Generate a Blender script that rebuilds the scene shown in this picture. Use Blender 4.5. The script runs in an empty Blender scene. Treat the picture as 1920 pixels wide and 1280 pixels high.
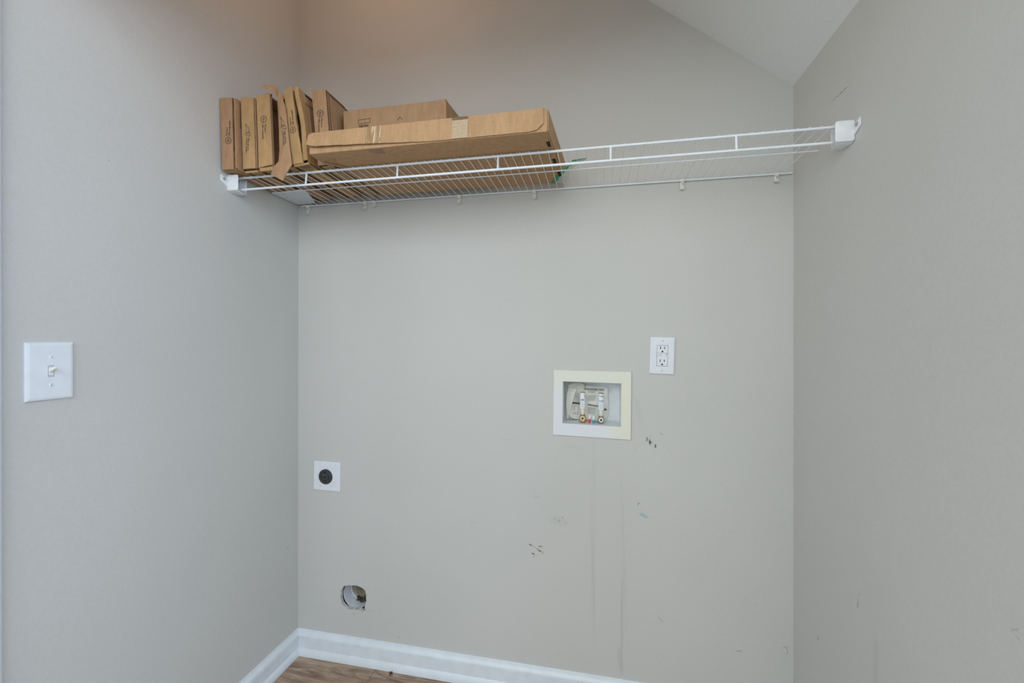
import bpy, bmesh, math, random
from mathutils import Vector, Matrix

R = random.Random(7)
S = bpy.context.scene
COL = S.collection

# ------------------------------------------------------------------ camera
cam_d = bpy.data.cameras.new('camera')
cam = bpy.data.objects.new('camera', cam_d)
COL.objects.link(cam)
cam_d.sensor_width = 36.0
cam_d.lens = 791.288 / 1920 * 36
cam_d.clip_start = 0.02
YAW, PIT, ROL = 0.20168, -0.00437, 0.00318
fw = Vector((-math.sin(YAW) * math.cos(PIT), math.cos(YAW) * math.cos(PIT), math.sin(PIT)))
rt = Vector((math.cos(YAW), math.sin(YAW), 0))
up = rt.cross(fw)
r2 = rt * math.cos(ROL) + up * math.sin(ROL)
u2 = -rt * math.sin(ROL) + up * math.cos(ROL)
cam.matrix_world = Matrix(((r2.x, u2.x, -fw.x, 1.13891), (r2.y, u2.y, -fw.y, -1.43552),
                           (r2.z, u2.z, -fw.z, 1.22001), (0, 0, 0, 1)))
S.camera = cam

# ------------------------------------------------------------------ world, lights, exposure
S.view_settings.view_transform = 'Standard'
S.view_settings.look = 'None'
S.view_settings.gamma = 1
S.view_settings.use_curve_mapping = False
S.view_settings.exposure = 0.0
wd = bpy.data.worlds.new('daylight')
S.world = wd
wd.use_nodes = True
bg = wd.node_tree.nodes['Background']
bg.inputs[0].default_value = (0.80, 0.90, 1.0, 1)
bg.inputs[1].default_value = 0.9


def area(name, loc, target, sx, sy, power, col):
    d = bpy.data.lights.new(name, 'AREA')
    d.shape = 'RECTANGLE'
    d.size, d.size_y, d.energy, d.color = sx, sy, power, col
    o = bpy.data.objects.new(name, d)
    COL.objects.link(o)
    o.location = loc
    o.rotation_euler = (Vector(target) - Vector(loc)).to_track_quat('-Z', 'Y').to_euler()
    return o


area('window_daylight', (0.95, -2.8, 2.15), (0.9, 0.0, 1.3), 2.6, 1.3, 30, (0.98, 1.0, 0.96))
area('left_fill_light', (-1.1, -2.3, 1.4), (1.7, -0.45, 1.75), 1.1, 1.3, 14, (0.84, 0.95, 1.0))  # added fill, no known window; lifts the right wall and sloped ceiling
area('side_fill_light', (2.9, -2.1, 1.9), (0.0, -0.6, 1.3), 1.2, 1.3, 40, (0.60, 0.755, 1.0))  # added bluish fill from the right to brighten the left wall, no known source
ld = bpy.data.lights.new('ceiling_lamp', 'POINT')
ld.energy, ld.color, ld.shadow_soft_size = 2.2, (1.0, 0.62, 0.42), 0.09
lo = bpy.data.objects.new('ceiling_lamp', ld)
COL.objects.link(lo)
lo.location = (0.42, -0.45, 2.62)


# ------------------------------------------------------------------ materials
def new_mat(name):
    m = bpy.data.materials.new(name)
    m.use_nodes = True
    nt = m.node_tree
    return m, nt, nt.nodes['Principled BSDF']


def N(nt, t, **kw):
    n = nt.nodes.new(t)
    for k, v in kw.items():
        if k.startswith('i_'):
            key = k[2:]
            n.inputs[int(key) if key.isdigit() else key].default_value = v
        else:
            setattr(n, k, v)
    return n


def coords(nt):
    return N(nt, 'ShaderNodeTexCoord').outputs['Object']


def mix(nt, fac, a, b, blend='MIX'):
    n = N(nt, 'ShaderNodeMix', data_type='RGBA', blend_type=blend)
    for s, v in ((0, fac), (6, a), (7, b)):
        if hasattr(v, 'is_output'):
            nt.links.new(v, n.inputs[s])
        else:
            n.inputs[s].default_value = v if s == 0 else (*v[:3], 1)
    return n.outputs[2]


def noise(nt, co, scale, detail=3, rough=0.55, dist=0.0):
    n = N(nt, 'ShaderNodeTexNoise')
    n.inputs['Scale'].default_value = scale
    n.inputs['Detail'].default_value = detail
    n.inputs['Roughness'].default_value = rough
    n.inputs['Distortion'].default_value = dist
    nt.links.new(co, n.inputs['Vector'])
    return n.outputs['Fac']


def ramp(nt, fac, a, b, va=0.0, vb=1.0, smooth=True):
    n = N(nt, 'ShaderNodeMapRange', interpolation_type='SMOOTHSTEP' if smooth else 'LINEAR')
    nt.links.new(fac, n.inputs[0])
    for i, v in enumerate((a, b, va, vb)):
        n.inputs[i + 1].default_value = v
    return n.outputs[0]


def bump(nt, bsdf, height, strength, dist=0.001):
    n = N(nt, 'ShaderNodeBump')
    n.inputs['Strength'].default_value = strength
    n.inputs['Distance'].default_value = dist
    nt.links.new(height, n.inputs['Height'])
    nt.links.new(n.outputs[0], bsdf.inputs['Normal'])


def simple(name, col, rough=0.5, metal=0.0, var=0.06, scale=40.0, bstr=0.0, bscale=300.0):
    m, nt, b = new_mat(name)
    co = coords(nt)
    f = noise(nt, co, scale)
    lo_ = tuple(c * (1 - var) for c in col)
    hi_ = tuple(min(1, c * (1 + var)) for c in col)
    c = mix(nt, ramp(nt, f, 0.3, 0.7), lo_, hi_)
    nt.links.new(c, b.inputs['Base Color'])
    b.inputs['Roughness'].default_value = rough
    b.inputs['Metallic'].default_value = metal
    if bstr:
        bump(nt, b, noise(nt, co, bscale, 2), bstr)
    return m


def wall_mat(name, col, marks, axis):
    """Painted drywall; marks = (a, z, half length, half width, angle deg, colour, strength) of stains on the face."""
    m, nt, b = new_mat(name)
    co = coords(nt)
    big = noise(nt, co, 2.2, 3)
    fine = noise(nt, co, 150, 3, 0.6)
    c = mix(nt, ramp(nt, big, 0.3, 0.7), tuple(x * 0.985 for x in col), tuple(x * 1.015 for x in col))
    c = mix(nt, ramp(nt, fine, 0.25, 0.75), c, mix(nt, 1.0, c, (0.955, 0.955, 0.95), 'MULTIPLY'))
    if marks:
        warp = N(nt, 'ShaderNodeTexNoise')
        warp.inputs['Scale'].default_value = 130
        warp.inputs['Detail'].default_value = 3
        nt.links.new(co, warp.inputs['Vector'])
        sub = N(nt, 'ShaderNodeVectorMath', operation='SUBTRACT')
        nt.links.new(warp.outputs['Color'], sub.inputs[0])
        sub.inputs[1].default_value = (0.5, 0.5, 0.5)
        sca = N(nt, 'ShaderNodeVectorMath', operation='SCALE')
        sca.inputs['Scale'].default_value = 0.010
        nt.links.new(sub.outputs[0], sca.inputs[0])
        add = N(nt, 'ShaderNodeVectorMath', operation='ADD')
        nt.links.new(co, add.inputs[0])
        nt.links.new(sca.outputs[0], add.inputs[1])
        fl = N(nt, 'ShaderNodeVectorMath', operation='MULTIPLY')
        fl.inputs[1].default_value = (1, 0, 1) if axis == 'x' else (0, 1, 1)
        nt.links.new(add.outputs[0], fl.inputs[0])
        for (a, z, hl, hw, ang, mc, st) in marks:
            mp = N(nt, 'ShaderNodeMapping', vector_type='TEXTURE')
            t = math.radians(ang)
            if axis == 'x':
                mp.inputs['Location'].default_value = (a, 0, z)
                mp.inputs['Rotation'].default_value = (0, -t, 0)
                mp.inputs['Scale'].default_value = (hl, 1, hw)
            else:
                mp.inputs['Location'].default_value = (0, a, z)
                mp.inputs['Rotation'].default_value = (t, 0, 0)
                mp.inputs['Scale'].default_value = (1, hl, hw)
            nt.links.new(fl.outputs[0], mp.inputs['Vector'])
            ln = N(nt, 'ShaderNodeVectorMath', operation='LENGTH')
            nt.links.new(mp.outputs[0], ln.inputs[0])
            f = ramp(nt, ln.outputs['Value'], 1.05, 0.45, 0.0, st)
            c = mix(nt, f, c, mc)
    nt.links.new(c, b.inputs['Base Color'])
    b.inputs['Roughness'].default_value = 0.62
    b.inputs['Specular IOR Level'].default_value = 0.3
    bump(nt, b, noise(nt, co, 420, 3), 0.12, 0.0006)
    return m


def kraft(name, col):
    m, nt, b = new_mat(name)
    co = coords(nt)
    mp = N(nt, 'ShaderNodeMapping')
    mp.inputs['Scale'].default_value = (1, 1, 0.25)
    nt.links.new(co, mp.inputs['Vector'])
    f1 = noise(nt, mp.outputs[0], 70, 4, 0.6)
    f2 = noise(nt, co, 650, 3, 0.7)
    c = mix(nt, ramp(nt, f1, 0.25, 0.75), tuple(x * 0.88 for x in col), tuple(x * 1.10 for x in col))
    c = mix(nt, ramp(nt, f2, 0.35, 0.75), c, mix(nt, 1.0, c, (0.80, 0.78, 0.74), 'MULTIPLY'))
    nt.links.new(c, b.inputs['Base Color'])
    b.inputs['Roughness'].default_value = 0.8
    b.inputs['Specular IOR Level'].default_value = 0.2
    bump(nt, b, f1, 0.25, 0.0012)
    return m


def wood_mat():
    m, nt, b = new_mat('oak_plank')
    oi = N(nt, 'ShaderNodeObjectInfo')
    sc = N(nt, 'ShaderNodeVectorMath', operation='SCALE')
    cmb = N(nt, 'ShaderNodeCombineXYZ')
    for i in range(3):
        nt.links.new(oi.outputs['Random'], cmb.inputs[i])
    nt.links.new(cmb.outputs[0], sc.inputs[0])
    sc.inputs['Scale'].default_value = 9.0
    ad = N(nt, 'ShaderNodeVectorMath', operation='ADD')
    nt.links.new(coords(nt), ad.inputs[0])
    nt.links.new(sc.outputs[0], ad.inputs[1])
    mp = N(nt, 'ShaderNodeMapping')
    mp.inputs['Scale'].default_value = (3.2, 17, 1)
    mp.inputs['Rotation'].default_value = (0, 0, 0.12)
    nt.links.new(ad.outputs[0], mp.inputs['Vector'])
    g1 = noise(nt, mp.outputs[0], 1.6, 5, 0.6, 1.4)
    mp2 = N(nt, 'ShaderNodeMapping')
    mp2.inputs['Scale'].default_value = (10, 190, 1)
    mp2.inputs['Rotation'].default_value = (0, 0, 0.12)
    nt.links.new(ad.outputs[0], mp2.inputs['Vector'])
    g2 = noise(nt, mp2.outputs[0], 1.5, 4, 0.65, 0.6)
    c = mix(nt, ramp(nt, g1, 0.32, 0.68), (0.27, 0.170, 0.113), (0.60, 0.45, 0.32))
    c = mix(nt, ramp(nt, g2, 0.35, 0.72), mix(nt, 1.0, c, (0.62, 0.58, 0.55), 'MULTIPLY'), c)
    nt.links.new(c, b.inputs['Base Color'])
    b.inputs['Roughness'].default_value = 0.42
    bump(nt, b, g2, 0.15, 0.0006)
    return m


def clear_mat(name, col, alpha, rough):
    m, nt, b = new_mat(name)
    co = coords(nt)
    c = mix(nt, ramp(nt, noise(nt, co, 60), 0.3, 0.7), tuple(x * .9 for x in col), col)
    nt.links.new(c, b.inputs['Base Color'])
    b.inputs['Roughness'].default_value = rough
    b.inputs['Alpha'].default_value = alpha
    tr = N(nt, 'ShaderNodeBsdfTranslucent')
    nt.links.new(c, tr.inputs['Color'])
    tp = N(nt, 'ShaderNodeBsdfTransparent')
    ms = N(nt, 'ShaderNodeMixShader', i_0=alpha)
    nt.links.new(tp.outputs[0], ms.inputs[1])
    nt.links.new(tr.outputs[0], ms.inputs[2])
    m2 = N(nt, 'ShaderNodeMixShader', i_0=0.55)
    nt.links.new(b.outputs[0], m2.inputs[1])
    nt.links.new(ms.outputs[0], m2.inputs[2])
    nt.links.new(m2.outputs[0], nt.nodes['Material Output'].inputs[0])
    return m


def crumpled_tape():
    m, nt, b = new_mat('wrinkled_tape')
    co = coords(nt)
    mp = N(nt, 'ShaderNodeMapping')
    mp.inputs['Rotation'].default_value = (0, -0.55, 0)
    mp.inputs['Scale'].default_value = (95, 40, 14)
    nt.links.new(co, mp.inputs['Vector'])
    f = noise(nt, mp.outputs[0], 1.0, 3, 0.5, 1.2)
    c = mix(nt, ramp(nt, f, 0.55, 0.62), (0.36, 0.215, 0.105), (0.60, 0.48, 0.34))
    nt.links.new(c, b.inputs['Base Color'])
    b.inputs['Roughness'].default_value = 0.3
    bump(nt, b, f, 0.5, 0.002)
    return m


def yellowed_plastic():
    m, nt, b = new_mat('yellowed_plastic')
    co = coords(nt)
    sep = N(nt, 'ShaderNodeSeparateXYZ')
    nt.links.new(co, sep.inputs[0])

    def mth(op, a, b_):
        n = N(nt, 'ShaderNodeMath', operation=op)
        for i, v in enumerate((a, b_)):
            if hasattr(v, 'is_output'):
                nt.links.new(v, n.inputs[i])
            else:
                n.inputs[i].default_value = v
        return n.outputs[0]
    fx = ramp(nt, sep.outputs[0], 0.035, 0.095)
    fz = ramp(nt, mth('ADD', sep.outputs[2], mth('MULTIPLY', sep.outputs[0], 0.10)), -0.01, 0.10)
    f = mth('MAXIMUM', fx, mth('MULTIPLY', fz, 0.85))
    f = mth('MULTIPLY', f, ramp(nt, noise(nt, co, 14), 0.2, 0.6, 0.75, 1.0))
    c = mix(nt, f, (0.74, 0.77, 0.80), (0.76, 0.765, 0.64))
    nt.links.new(c, b.inputs['Base Color'])
    b.inputs['Roughness'].default_value = 0.4
    return m


WALL = (0.585, 0.585, 0.560)
DK = (0.055, 0.058, 0.055)
GR = (0.30, 0.30, 0.28)
BL = (0.22, 0.37, 0.44)
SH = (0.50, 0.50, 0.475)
back_marks = [
    (1.2956, .8971, .009, .0028, 78, DK, .8), (1.3045, .8905, .009, .003, 80, DK, .8), (1.3068, .8848, .008, .004, 75, DK, .75),
    (1.3223, .8759, .0085, .0032, 80, DK, .85), (1.3419, .915, .008, .003, -20, GR, .5),
    (.9134, .5134, .008, .0026, -12, DK, .85), (.9467, .5113, .010, .0022, 4, DK, .85), (.9449, .4964, .009, .0028, -30, DK, .85),
    (.9227, .4831, .008, .0028, -15, DK, .85), (.9300, .5055, .014, .0013, -30, DK, .55), (.956, .4903, .009, .0016, 50, GR, .7),
    (.938, .502, .012, .001, 22, GR, .6), (.924, .474, .004, .0015, 70, GR, .6),
    (.9957, .6091, .005, .004, 70, GR, .55), (1.0103, .605, .006, .0045, -45, GR, .65), (1.0229, .6188, .010, .002, 65, GR, .55),
    (1.0355, .600, .008, .003, -35, GR, .4), (1.005, .605, .045, .022, -10, SH, .35),
    (.9313, .6824, .004, .003, 0, GR, .6),
    (1.2698, .6841, .006, .005, 60, BL, .75), (1.268, .677, .006, .003, 80, BL, .35), (1.2867, .6471, .019, .007, -24, BL, .5),
    (1.1247, .55, .012, .42, 0, SH, .30), (1.1270, .40, .005, .22, 2, (.44, .43, .40), .25),
    (1.2240, .52, .007, .32, 2, SH, .40), (1.2190, .30, .006, .20, 0, (.42, .42, .39), .38), (1.2150, .16, .010, .06, 6, GR, .18),
    (.4217, .1213, .003, .0025, 0, DK, .7), (.4576, .1559, .003, .002, 0, GR, .6), (.445, .165, .006, .001, 40, GR, .5),
    (1.3413, .3119, .014, .001, -55, DK, .6), (1.347, .307, .008, .001, 40, GR, .6), (1.336, .319, .010, .001, -60, GR, .5),
    (1.5741, .2464, .010, .0018, 5, DK, .65), (1.7115, .2676, .0012, .020, 0, DK, .55), (1.706, .2785, .010, .0012, 25, GR, .6), (1.707, .2575, .008, .0012, -40, GR, .6),
    (.8355, 1.3581, .003, .002, 0, GR, .5), (.9259, 2.2509, .004, .003, 0, GR, .5), (.935, 2.243, .0025, .002, 0, GR, .4), (.87, 2.205, .012, .0015, 60, GR, .35),
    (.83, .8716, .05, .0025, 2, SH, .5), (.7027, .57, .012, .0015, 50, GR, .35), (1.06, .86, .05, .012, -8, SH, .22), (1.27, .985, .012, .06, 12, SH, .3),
    (.300, .205, .03, .0015, -12, GR, .35), (.24, .185, .01, .003, -5, GR, .35), (.285, .205, .012, .004, -10, GR, .4),
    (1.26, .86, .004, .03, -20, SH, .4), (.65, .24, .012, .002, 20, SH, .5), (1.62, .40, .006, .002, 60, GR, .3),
]
left_marks = [
    (-.0537, .4391, .014, .0018, 8, GR, .5), (-.060, .434, .006, .0016, 50, GR, .5), (-.6383, 1.6441, .003, .003, 0, GR, .55),
    (-.4439, 1.6508, .0025, .0025, 0, GR, .5), (-.7307, 1.5895, .02, .0012, -12, SH, .7), (-.2284, 1.9937, .002, .002, 0, GR, .5),
    (-.081, .30, .008, .0015, 70, SH, .6), (-.35, .60, .012, .0012, 30, SH, .5),
]
right_marks = [
    (-.262, 1.829, .085, .0012, 4, DK, .0), (-.328, .6174, .0015, .016, 5, DK, .55), (-.331, .640, .0012, .010, 25, GR, .5),
    (-.1466, .4103, .0022, .006, 20, DK, .5), (-.3917, .50, .012, .11, 0, SH, .6), (-.7009, .8073, .010, .0016, -35, GR, .45),
    (-.70, .80, .012, .0012, 35, GR, .4), (-.255, 1.828, .055, .0014, 2, (.16, .15, .14), .75),
]
M = {}
M['wall_back'] = wall_mat('painted_drywall_back', WALL, back_marks, 'x')
M['wall_left'] = wall_mat('painted_drywall_left', WALL, left_marks, 'y')
M['wall_right'] = wall_mat('painted_drywall_right', WALL, right_marks, 'y')
M['ceiling'] = wall_mat('ceiling_paint', (0.78, 0.81, 0.80), [], 'x')
M['gypsum'] = simple('broken_gypsum', (0.60, 0.59, 0.54), 0.9, var=0.3, scale=120, bstr=0.6, bscale=200)
M['cavity'] = simple('stud_cavity', (0.20, 0.17, 0.14), 0.9)
M['trim'] = simple('white_trim_paint', (0.72, 0.77, 0.81), 0.32, var=0.03, scale=25)
M['wood'] = wood_mat()
M['subfloor'] = simple('subfloor', (0.24, 0.195, 0.155), 0.9)
M['wire'] = simple('white_coated_wire', (0.80, 0.86, 0.91), 0.35, var=0.03)
M['plastic'] = simple('white_plastic', (0.80, 0.83, 0.85), 0.38, var=0.03)
M['plate'] = simple('cool_white_plate', (0.75, 0.785, 0.83), 0.3, var=0.02)
M['ivory'] = simple('ivory_plastic', (0.78, 0.78, 0.70), 0.35, var=0.03)
M['seam'] = simple('seam_shadow', (0.20, 0.20, 0.21), 0.8)
M['slot'] = simple('slot_black', (0.020, 0.016, 0.014), 1.0)
M['black'] = simple('black_plastic', (0.035, 0.038, 0.042), 0.35)
M['steel'] = simple('zinc_screw', (0.52, 0.55, 0.57), 0.3, 0.9)
M['brass'] = simple('brass', (0.55, 0.33, 0.10), 0.32, 1.0, var=0.2, scale=90)
M['brass_dull'] = simple('limescaled_brass', (0.33, 0.29, 0.20), 0.5, 0.6, var=0.3, scale=110)
M['cream'] = simple('cream_fitting', (0.74, 0.71, 0.60), 0.5, var=0.06)
M['red'] = simple('red_handle', (0.62, 0.05, 0.06), 0.4)
M['blue'] = simple('blue_handle', (0.05, 0.30, 0.45), 0.4)
M['paper'] = simple('aged_paper', (0.76, 0.76, 0.71), 0.8, var=0.06)
M['white_paper'] = simple('white_paper', (0.66, 0.72, 0.74), 0.7, var=0.03)
M['ink'] = simple('black_ink', (0.045, 0.038, 0.035), 0.7)
M['faint_ink'] = simple('grey_ink', (0.26, 0.26, 0.25), 0.7)
M['heading_ink'] = simple('worn_black_ink', (0.11, 0.11, 0.11), 0.8)
M['blue_ink'] = simple('blue_ink', (0.16, 0.20, 0.45), 0.6)
M['yplastic'] = yellowed_plastic()
M['boxin'] = simple('grey_white_recess', (0.80, 0.84, 0.85), 0.45, var=0.05)
M['duct'] = simple('galvanised_duct', (0.74, 0.78, 0.82), 0.5, 0.1, var=0.08, scale=30)
M['duct_in'] = simple('dusty_duct', (0.44, 0.40, 0.32), 0.8, var=0.2, scale=80)
M['lint'] = simple('dark_lint', (0.06, 0.045, 0.035), 1.0, var=0.4, scale=200, bstr=1.0)
M['kraftA'] = kraft('kraft_greyish', (0.43, 0.262, 0.148))
M['kraftB'] = kraft('kraft_golden', (0.485, 0.305, 0.147))
M['kraftH'] = kraft('kraft_pale', (0.50, 0.31, 0.168))
M['kraftG'] = kraft('kraft_brown', (0.43, 0.275, 0.155))
M['edge'] = kraft('corrugated_edge', (0.22, 0.135, 0.07))
M['tape1'] = crumpled_tape()
M['tape2'] = simple('frosted_tape', (0.47, 0.345, 0.22), 0.5, var=0.10, scale=200)
M['film'] = clear_mat('clear_film', (0.93, 0.97, 0.93), 0.85, 0.35)
M['tape3'] = clear_mat('loose_clear_tape', (0.55, 0.47, 0.40), 0.22, 0.3)
M['green'] = clear_mat('green_film', (0.13, 0.68, 0.36), 0.9, 0.3)
M['spider'] = simple('spider_brown', (0.045, 0.025, 0.012), 0.6)

# ------------------------------------------------------------------ mesh helpers
ORIG = {}


class MB:
    def __init__(self, T=None):
        self.v, self.f, self.m = [], [], []
        self.T = T
        self.cm = 0

    def pt(self, p):
        p = Vector(p)
        self.v.append(self.T @ p if self.T else p)
        return len(self.v) - 1

    def face(self, idx):
        self.f.append(tuple(idx))
        self.m.append(self.cm)

    def hexa(self, c):
        """c: 8 corners, bottom ring then top ring, both counter clockwise seen from above"""
        i = [self.pt(p) for p in c]
        for q in ((3, 2, 1, 0), (4, 5, 6, 7), (0, 1, 5, 4), (1, 2, 6, 5), (2, 3, 7, 6), (3, 0, 4, 7)):
            self.face([i[k] for k in q])

    def box(self, x0, x1, y0, y1, z0, z1):
        self.hexa([(x0, y0, z0), (x1, y0, z0), (x1, y1, z0), (x0, y1, z0),
                   (x0, y0, z1), (x1, y0, z1), (x1, y1, z1), (x0, y1, z1)])

    def prism(self, poly, vec):
        vec = Vector(vec)
        n = len(poly)
        a = [self.pt(p) for p in poly]
        b = [self.pt(Vector(p) + vec) for p in poly]
        self.face(a[::-1])
        self.face(b)
        for k in range(n):
            self.face((a[k], a[(k + 1) % n], b[(k + 1) % n], b[k]))

    def tube(self, path, r, seg=8, cap=True):
        path = [Vector(p) for p in path]
        rings = []
        for k, p in enumerate(path):
            d = (path[min(k + 1, len(path) - 1)] - path[max(k - 1, 0)]).normalized()
            a = d.orthogonal().normalized() if k == 0 else (a - d * a.dot(d)).normalized()
            b = d.cross(a)
            rr = r[k] if isinstance(r, (list, tuple)) else r
            rings.append([self.pt(p + (a * math.cos(t) + b * math.sin(t)) * rr)
                          for t in (2 * math.pi * j / seg for j in range(seg))])
        for k in range(len(path) - 1):
            for j in range(seg):
                self.face((rings[k][j], rings[k][(j + 1) % seg], rings[k + 1][(j + 1) % seg], rings[k + 1][j]))
        if cap:
            self.face(rings[0][::-1])
            self.face(rings[-1])

    def lathe(self, prof, o, axis, seg=24, cap0=True, cap1=True):
        """prof: (radius, distance along axis)"""
        o, ax = Vector(o), Vector(axis).normalized()
        a = ax.orthogonal().normalized()
        b = ax.cross(a)
        rings = [[self.pt(o + ax * h + (a * math.cos(t) + b * math.sin(t)) * r)
                  for t in (2 * math.pi * j / seg for j in range(seg))] for r, h in prof]
        for k in range(len(prof) - 1):
            for j in range(seg):
                self.face((rings[k][j], rings[k][(j + 1) % seg], rings[k + 1][(j + 1) % seg], rings[k + 1][j]))
        if cap0:
            self.face(rings[0][::-1])
        if cap1:
            self.face(rings[-1])

    def sheet(self, grid, thick):
        """grid[i][j] of points, given a thickness vector"""
        t = Vector(thick)
        n, m = len(grid), len(grid[0])
        a = [[self.pt(p) for p in row] for row in grid]
        b = [[self.pt(Vector(p) + t) for p in row] for row in grid]
        for i in range(n - 1):
            for j in range(m - 1):
                self.face((a[i][j], a[i][j + 1], a[i + 1][j + 1], a[i + 1][j]))
                self.face((b[i][j], b[i + 1][j], b[i + 1][j + 1], b[i][j + 1]))
        rim = [(0, j) for j in range(m)] + [(i, m - 1) for i in range(1, n)] + \
              [(n - 1, j) for j in range(m - 2, -1, -1)] + [(i, 0) for i in range(n - 2, 0, -1)]
        for k in range(len(rim)):
            p, q = rim[k], rim[(k + 1) % len(rim)]
            self.face((a[q[0]][q[1]], a[p[0]][p[1]], b[p[0]][p[1]], b[q[0]][q[1]]))

    def stroke(self, pts, w, closed=False):
        """flat ribbon in the local xy plane (z kept)"""
        pts = [Vector(p) for p in pts]
        if closed:
            pts = pts + [pts[0]]
        for p, q in zip(pts[:-1], pts[1:]):
            d = q - p
            if d.length < 1e-7:
                continue
            d.normalize()
            n = Vector((-d.y, d.x, 0)) * w / 2
            e = d * w * 0.35
            self.face([self.pt(x) for x in (p - n - e, q - n + e, q + n + e, p + n - e)])

    def build(self, name, mats, parent=None, origin=None, bevel=0.0, seg=2, smooth=False, angle=40):
        mats = mats if isinstance(mats, (list, tuple)) else [mats]
        if parent is not None:
            org = ORIG[parent.name]
        else:
            org = Vector(origin) if origin is not None else Vector((0, 0, 0))
        me = bpy.data.meshes.new(name)
        me.from_pydata([p - org for p in self.v], [], self.f)
        for m in mats:
            me.materials.append(M[m])
        for p, k in zip(me.polygons, self.m):
            p.material_index = k
        bm = bmesh.new()
        bm.from_mesh(me)
        bmesh.ops.recalc_face_normals(bm, faces=bm.faces) if len(bm.faces) < 60000 else None
        if bevel:
            es = [e for e in bm.edges if len(e.link_faces) == 2 and e.calc_face_angle(0) > math.radians(35)]
            bmesh.ops.bevel(bm, geom=es, offset=bevel, segments=seg, affect='EDGES', profile=0.5, clamp_overlap=True)
        bm.to_mesh(me)
        bm.free()
        if smooth or bevel:
            for p in me.polygons:
                p.use_smooth = True
            me.set_sharp_from_angle(angle=math.radians(angle))
        o = bpy.data.objects.new(name, me)
        COL.objects.link(o)
        if parent is not None:
            o.parent = parent
        else:
            o.location = org
        ORIG[o.name] = org
        return o


def thing(name, label, cat, loc, group=None):
    o = bpy.data.objects.new(name, None)
    o.empty_display_size = 0.02
    COL.objects.link(o)
    o.location = loc
    o['label'], o['category'] = label, cat
    if group:
        o['group'] = group
    ORIG[o.name] = Vector(loc)
    return o


def tag(o, label, cat, group=None):
    o['label'], o['category'] = label, cat
    if group:
        o['group'] = group
    return o


def structure(o):
    o['kind'] = 'structure'
    return o


def frame(o, u, v):
    u, v = Vector(u).normalized(), Vector(v)
    v = (v - u * v.dot(u)).normalized()
    n = u.cross(v)
    o = Vector(o)
    return Matrix(((u.x, v.x, n.x, o.x), (u.y, v.y, n.y, o.y), (u.z, v.z, n.z, o.z), (0, 0, 0, 1)))


def text_into(mb, s, size, x, y, z=0.0, ang=0.0, align='LEFT', sx=1.0):
    """adds flat letters to mb; local xy plane of mb.T"""
    cu = bpy.data.curves.new('lettering', 'FONT')
    cu.body, cu.size, cu.align_x = s, size, align
    cu.resolution_u = 2
    cu.offset = size * 0.022
    ob = bpy.data.objects.new('lettering', cu)
    COL.objects.link(ob)
    bpy.context.view_layer.update()
    me = bpy.data.meshes.new_from_object(ob.evaluated_get(bpy.context.evaluated_depsgraph_get()))
    ca, sa = math.cos(ang), math.sin(ang)
    base = len(mb.v)
    for v in me.vertices:
        px, py = v.co.x * sx, v.co.y
        mb.pt((x + px * ca - py * sa, y + px * sa + py * ca, z))
    for p in me.polygons:
        mb.face([base + i for i in p.vertices])
    bpy.data.objects.remove(ob)
    bpy.data.curves.remove(cu)
    bpy.data.meshes.remove(me)


# ------------------------------------------------------------------ the setting
W = 1.7243
FZ = 0.008                        # floor level
KR = -0.00521


def xr(z):
    return W + KR * (z - 1)


LK = 0.014                        # the left wall is a little out of square


def xl(y):
    return LK * y


# back wall, with the dryer hole and the washer box opening cut through
hole = [(0.1842, 0.2392), (0.1858, 0.255), (0.1876, 0.268), (0.1925, 0.2775), (0.1988, 0.2845), (0.2100, 0.2880), (0.2212, 0.2903), (0.2330, 0.2915),
        (0.2434, 0.2930), (0.2545, 0.2925), (0.2656, 0.2896), (0.2770, 0.2855), (0.2854, 0.2800), (0.2885, 0.271), (0.2909, 0.2626), (0.2900, 0.252),
        (0.2921, 0.2408), (0.2890, 0.231), (0.2860, 0.2219), (0.2845, 0.212), (0.2850, 0.2000), (0.2770, 0.2005), (0.2640, 0.2035), (0.2502, 0.2012),
        (0.2360, 0.2010), (0.2213, 0.1994), (0.2090, 0.2040), (0.1989, 0.2086), (0.1940, 0.2135), (0.1899, 0.2196), (0.1865, 0.229)]
hole = hole[::-1]                 # counter clockwise seen from the room
mb = MB()
xs = [-0.10, 0.150, 0.330, 1.0185, 1.2170, 1.84]
zs_ = [-0.06, 0.160, 0.335, 0.9325, 1.0820, 2.86]
TH = 0.0127
for i in range(5):
    for j in range(5):
        if (i, j) in ((1, 1), (3, 3)):
            continue
        for y in (0.0, TH):
            mb.face([mb.pt(p) for p in ((xs[i], y, zs_[j]), (xs[i + 1], y, zs_[j]), (xs[i + 1], y, zs_[j + 1]), (xs[i], y, zs_[j + 1]))])
hc = (0.238, 0.246)
nh = len(hole)
outer = []
for (x, z) in hole:
    dx, dz = x - hc[0], z - hc[1]
    k = 1e9
    for lim, d in ((0.330 - hc[0], dx), (hc[0] - 0.150, -dx), (0.335 - hc[1], dz), (hc[1] - 0.160, -dz)):
        if d > 1e-6:
            k = min(k, lim / d)
    outer.append([hc[0] + dx * k, hc[1] + dz * k])
for cx, cz in ((0.150, 0.160), (0.330, 0.160), (0.330, 0.335), (0.150, 0.335)):
    q = min(outer, key=lambda p: (p[0] - cx) ** 2 + (p[1] - cz) ** 2)
    q[0], q[1] = cx, cz
for y in (0.0, TH):
    a = [mb.pt((x, y, z)) for x, z in hole]
    b = [mb.pt((x, y, z)) for x, z in outer]
    for k in range(nh):
        mb.face((a[k], a[(k + 1) % nh], b[(k + 1) % nh], b[k]))
mb.cm = 1
a = [mb.pt((x, 0, z)) for x, z in hole]
b = [mb.pt((x + R.uniform(-.0015, .0015), TH, z + R.uniform(-.0015, .0015))) for x, z in hole]
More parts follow.
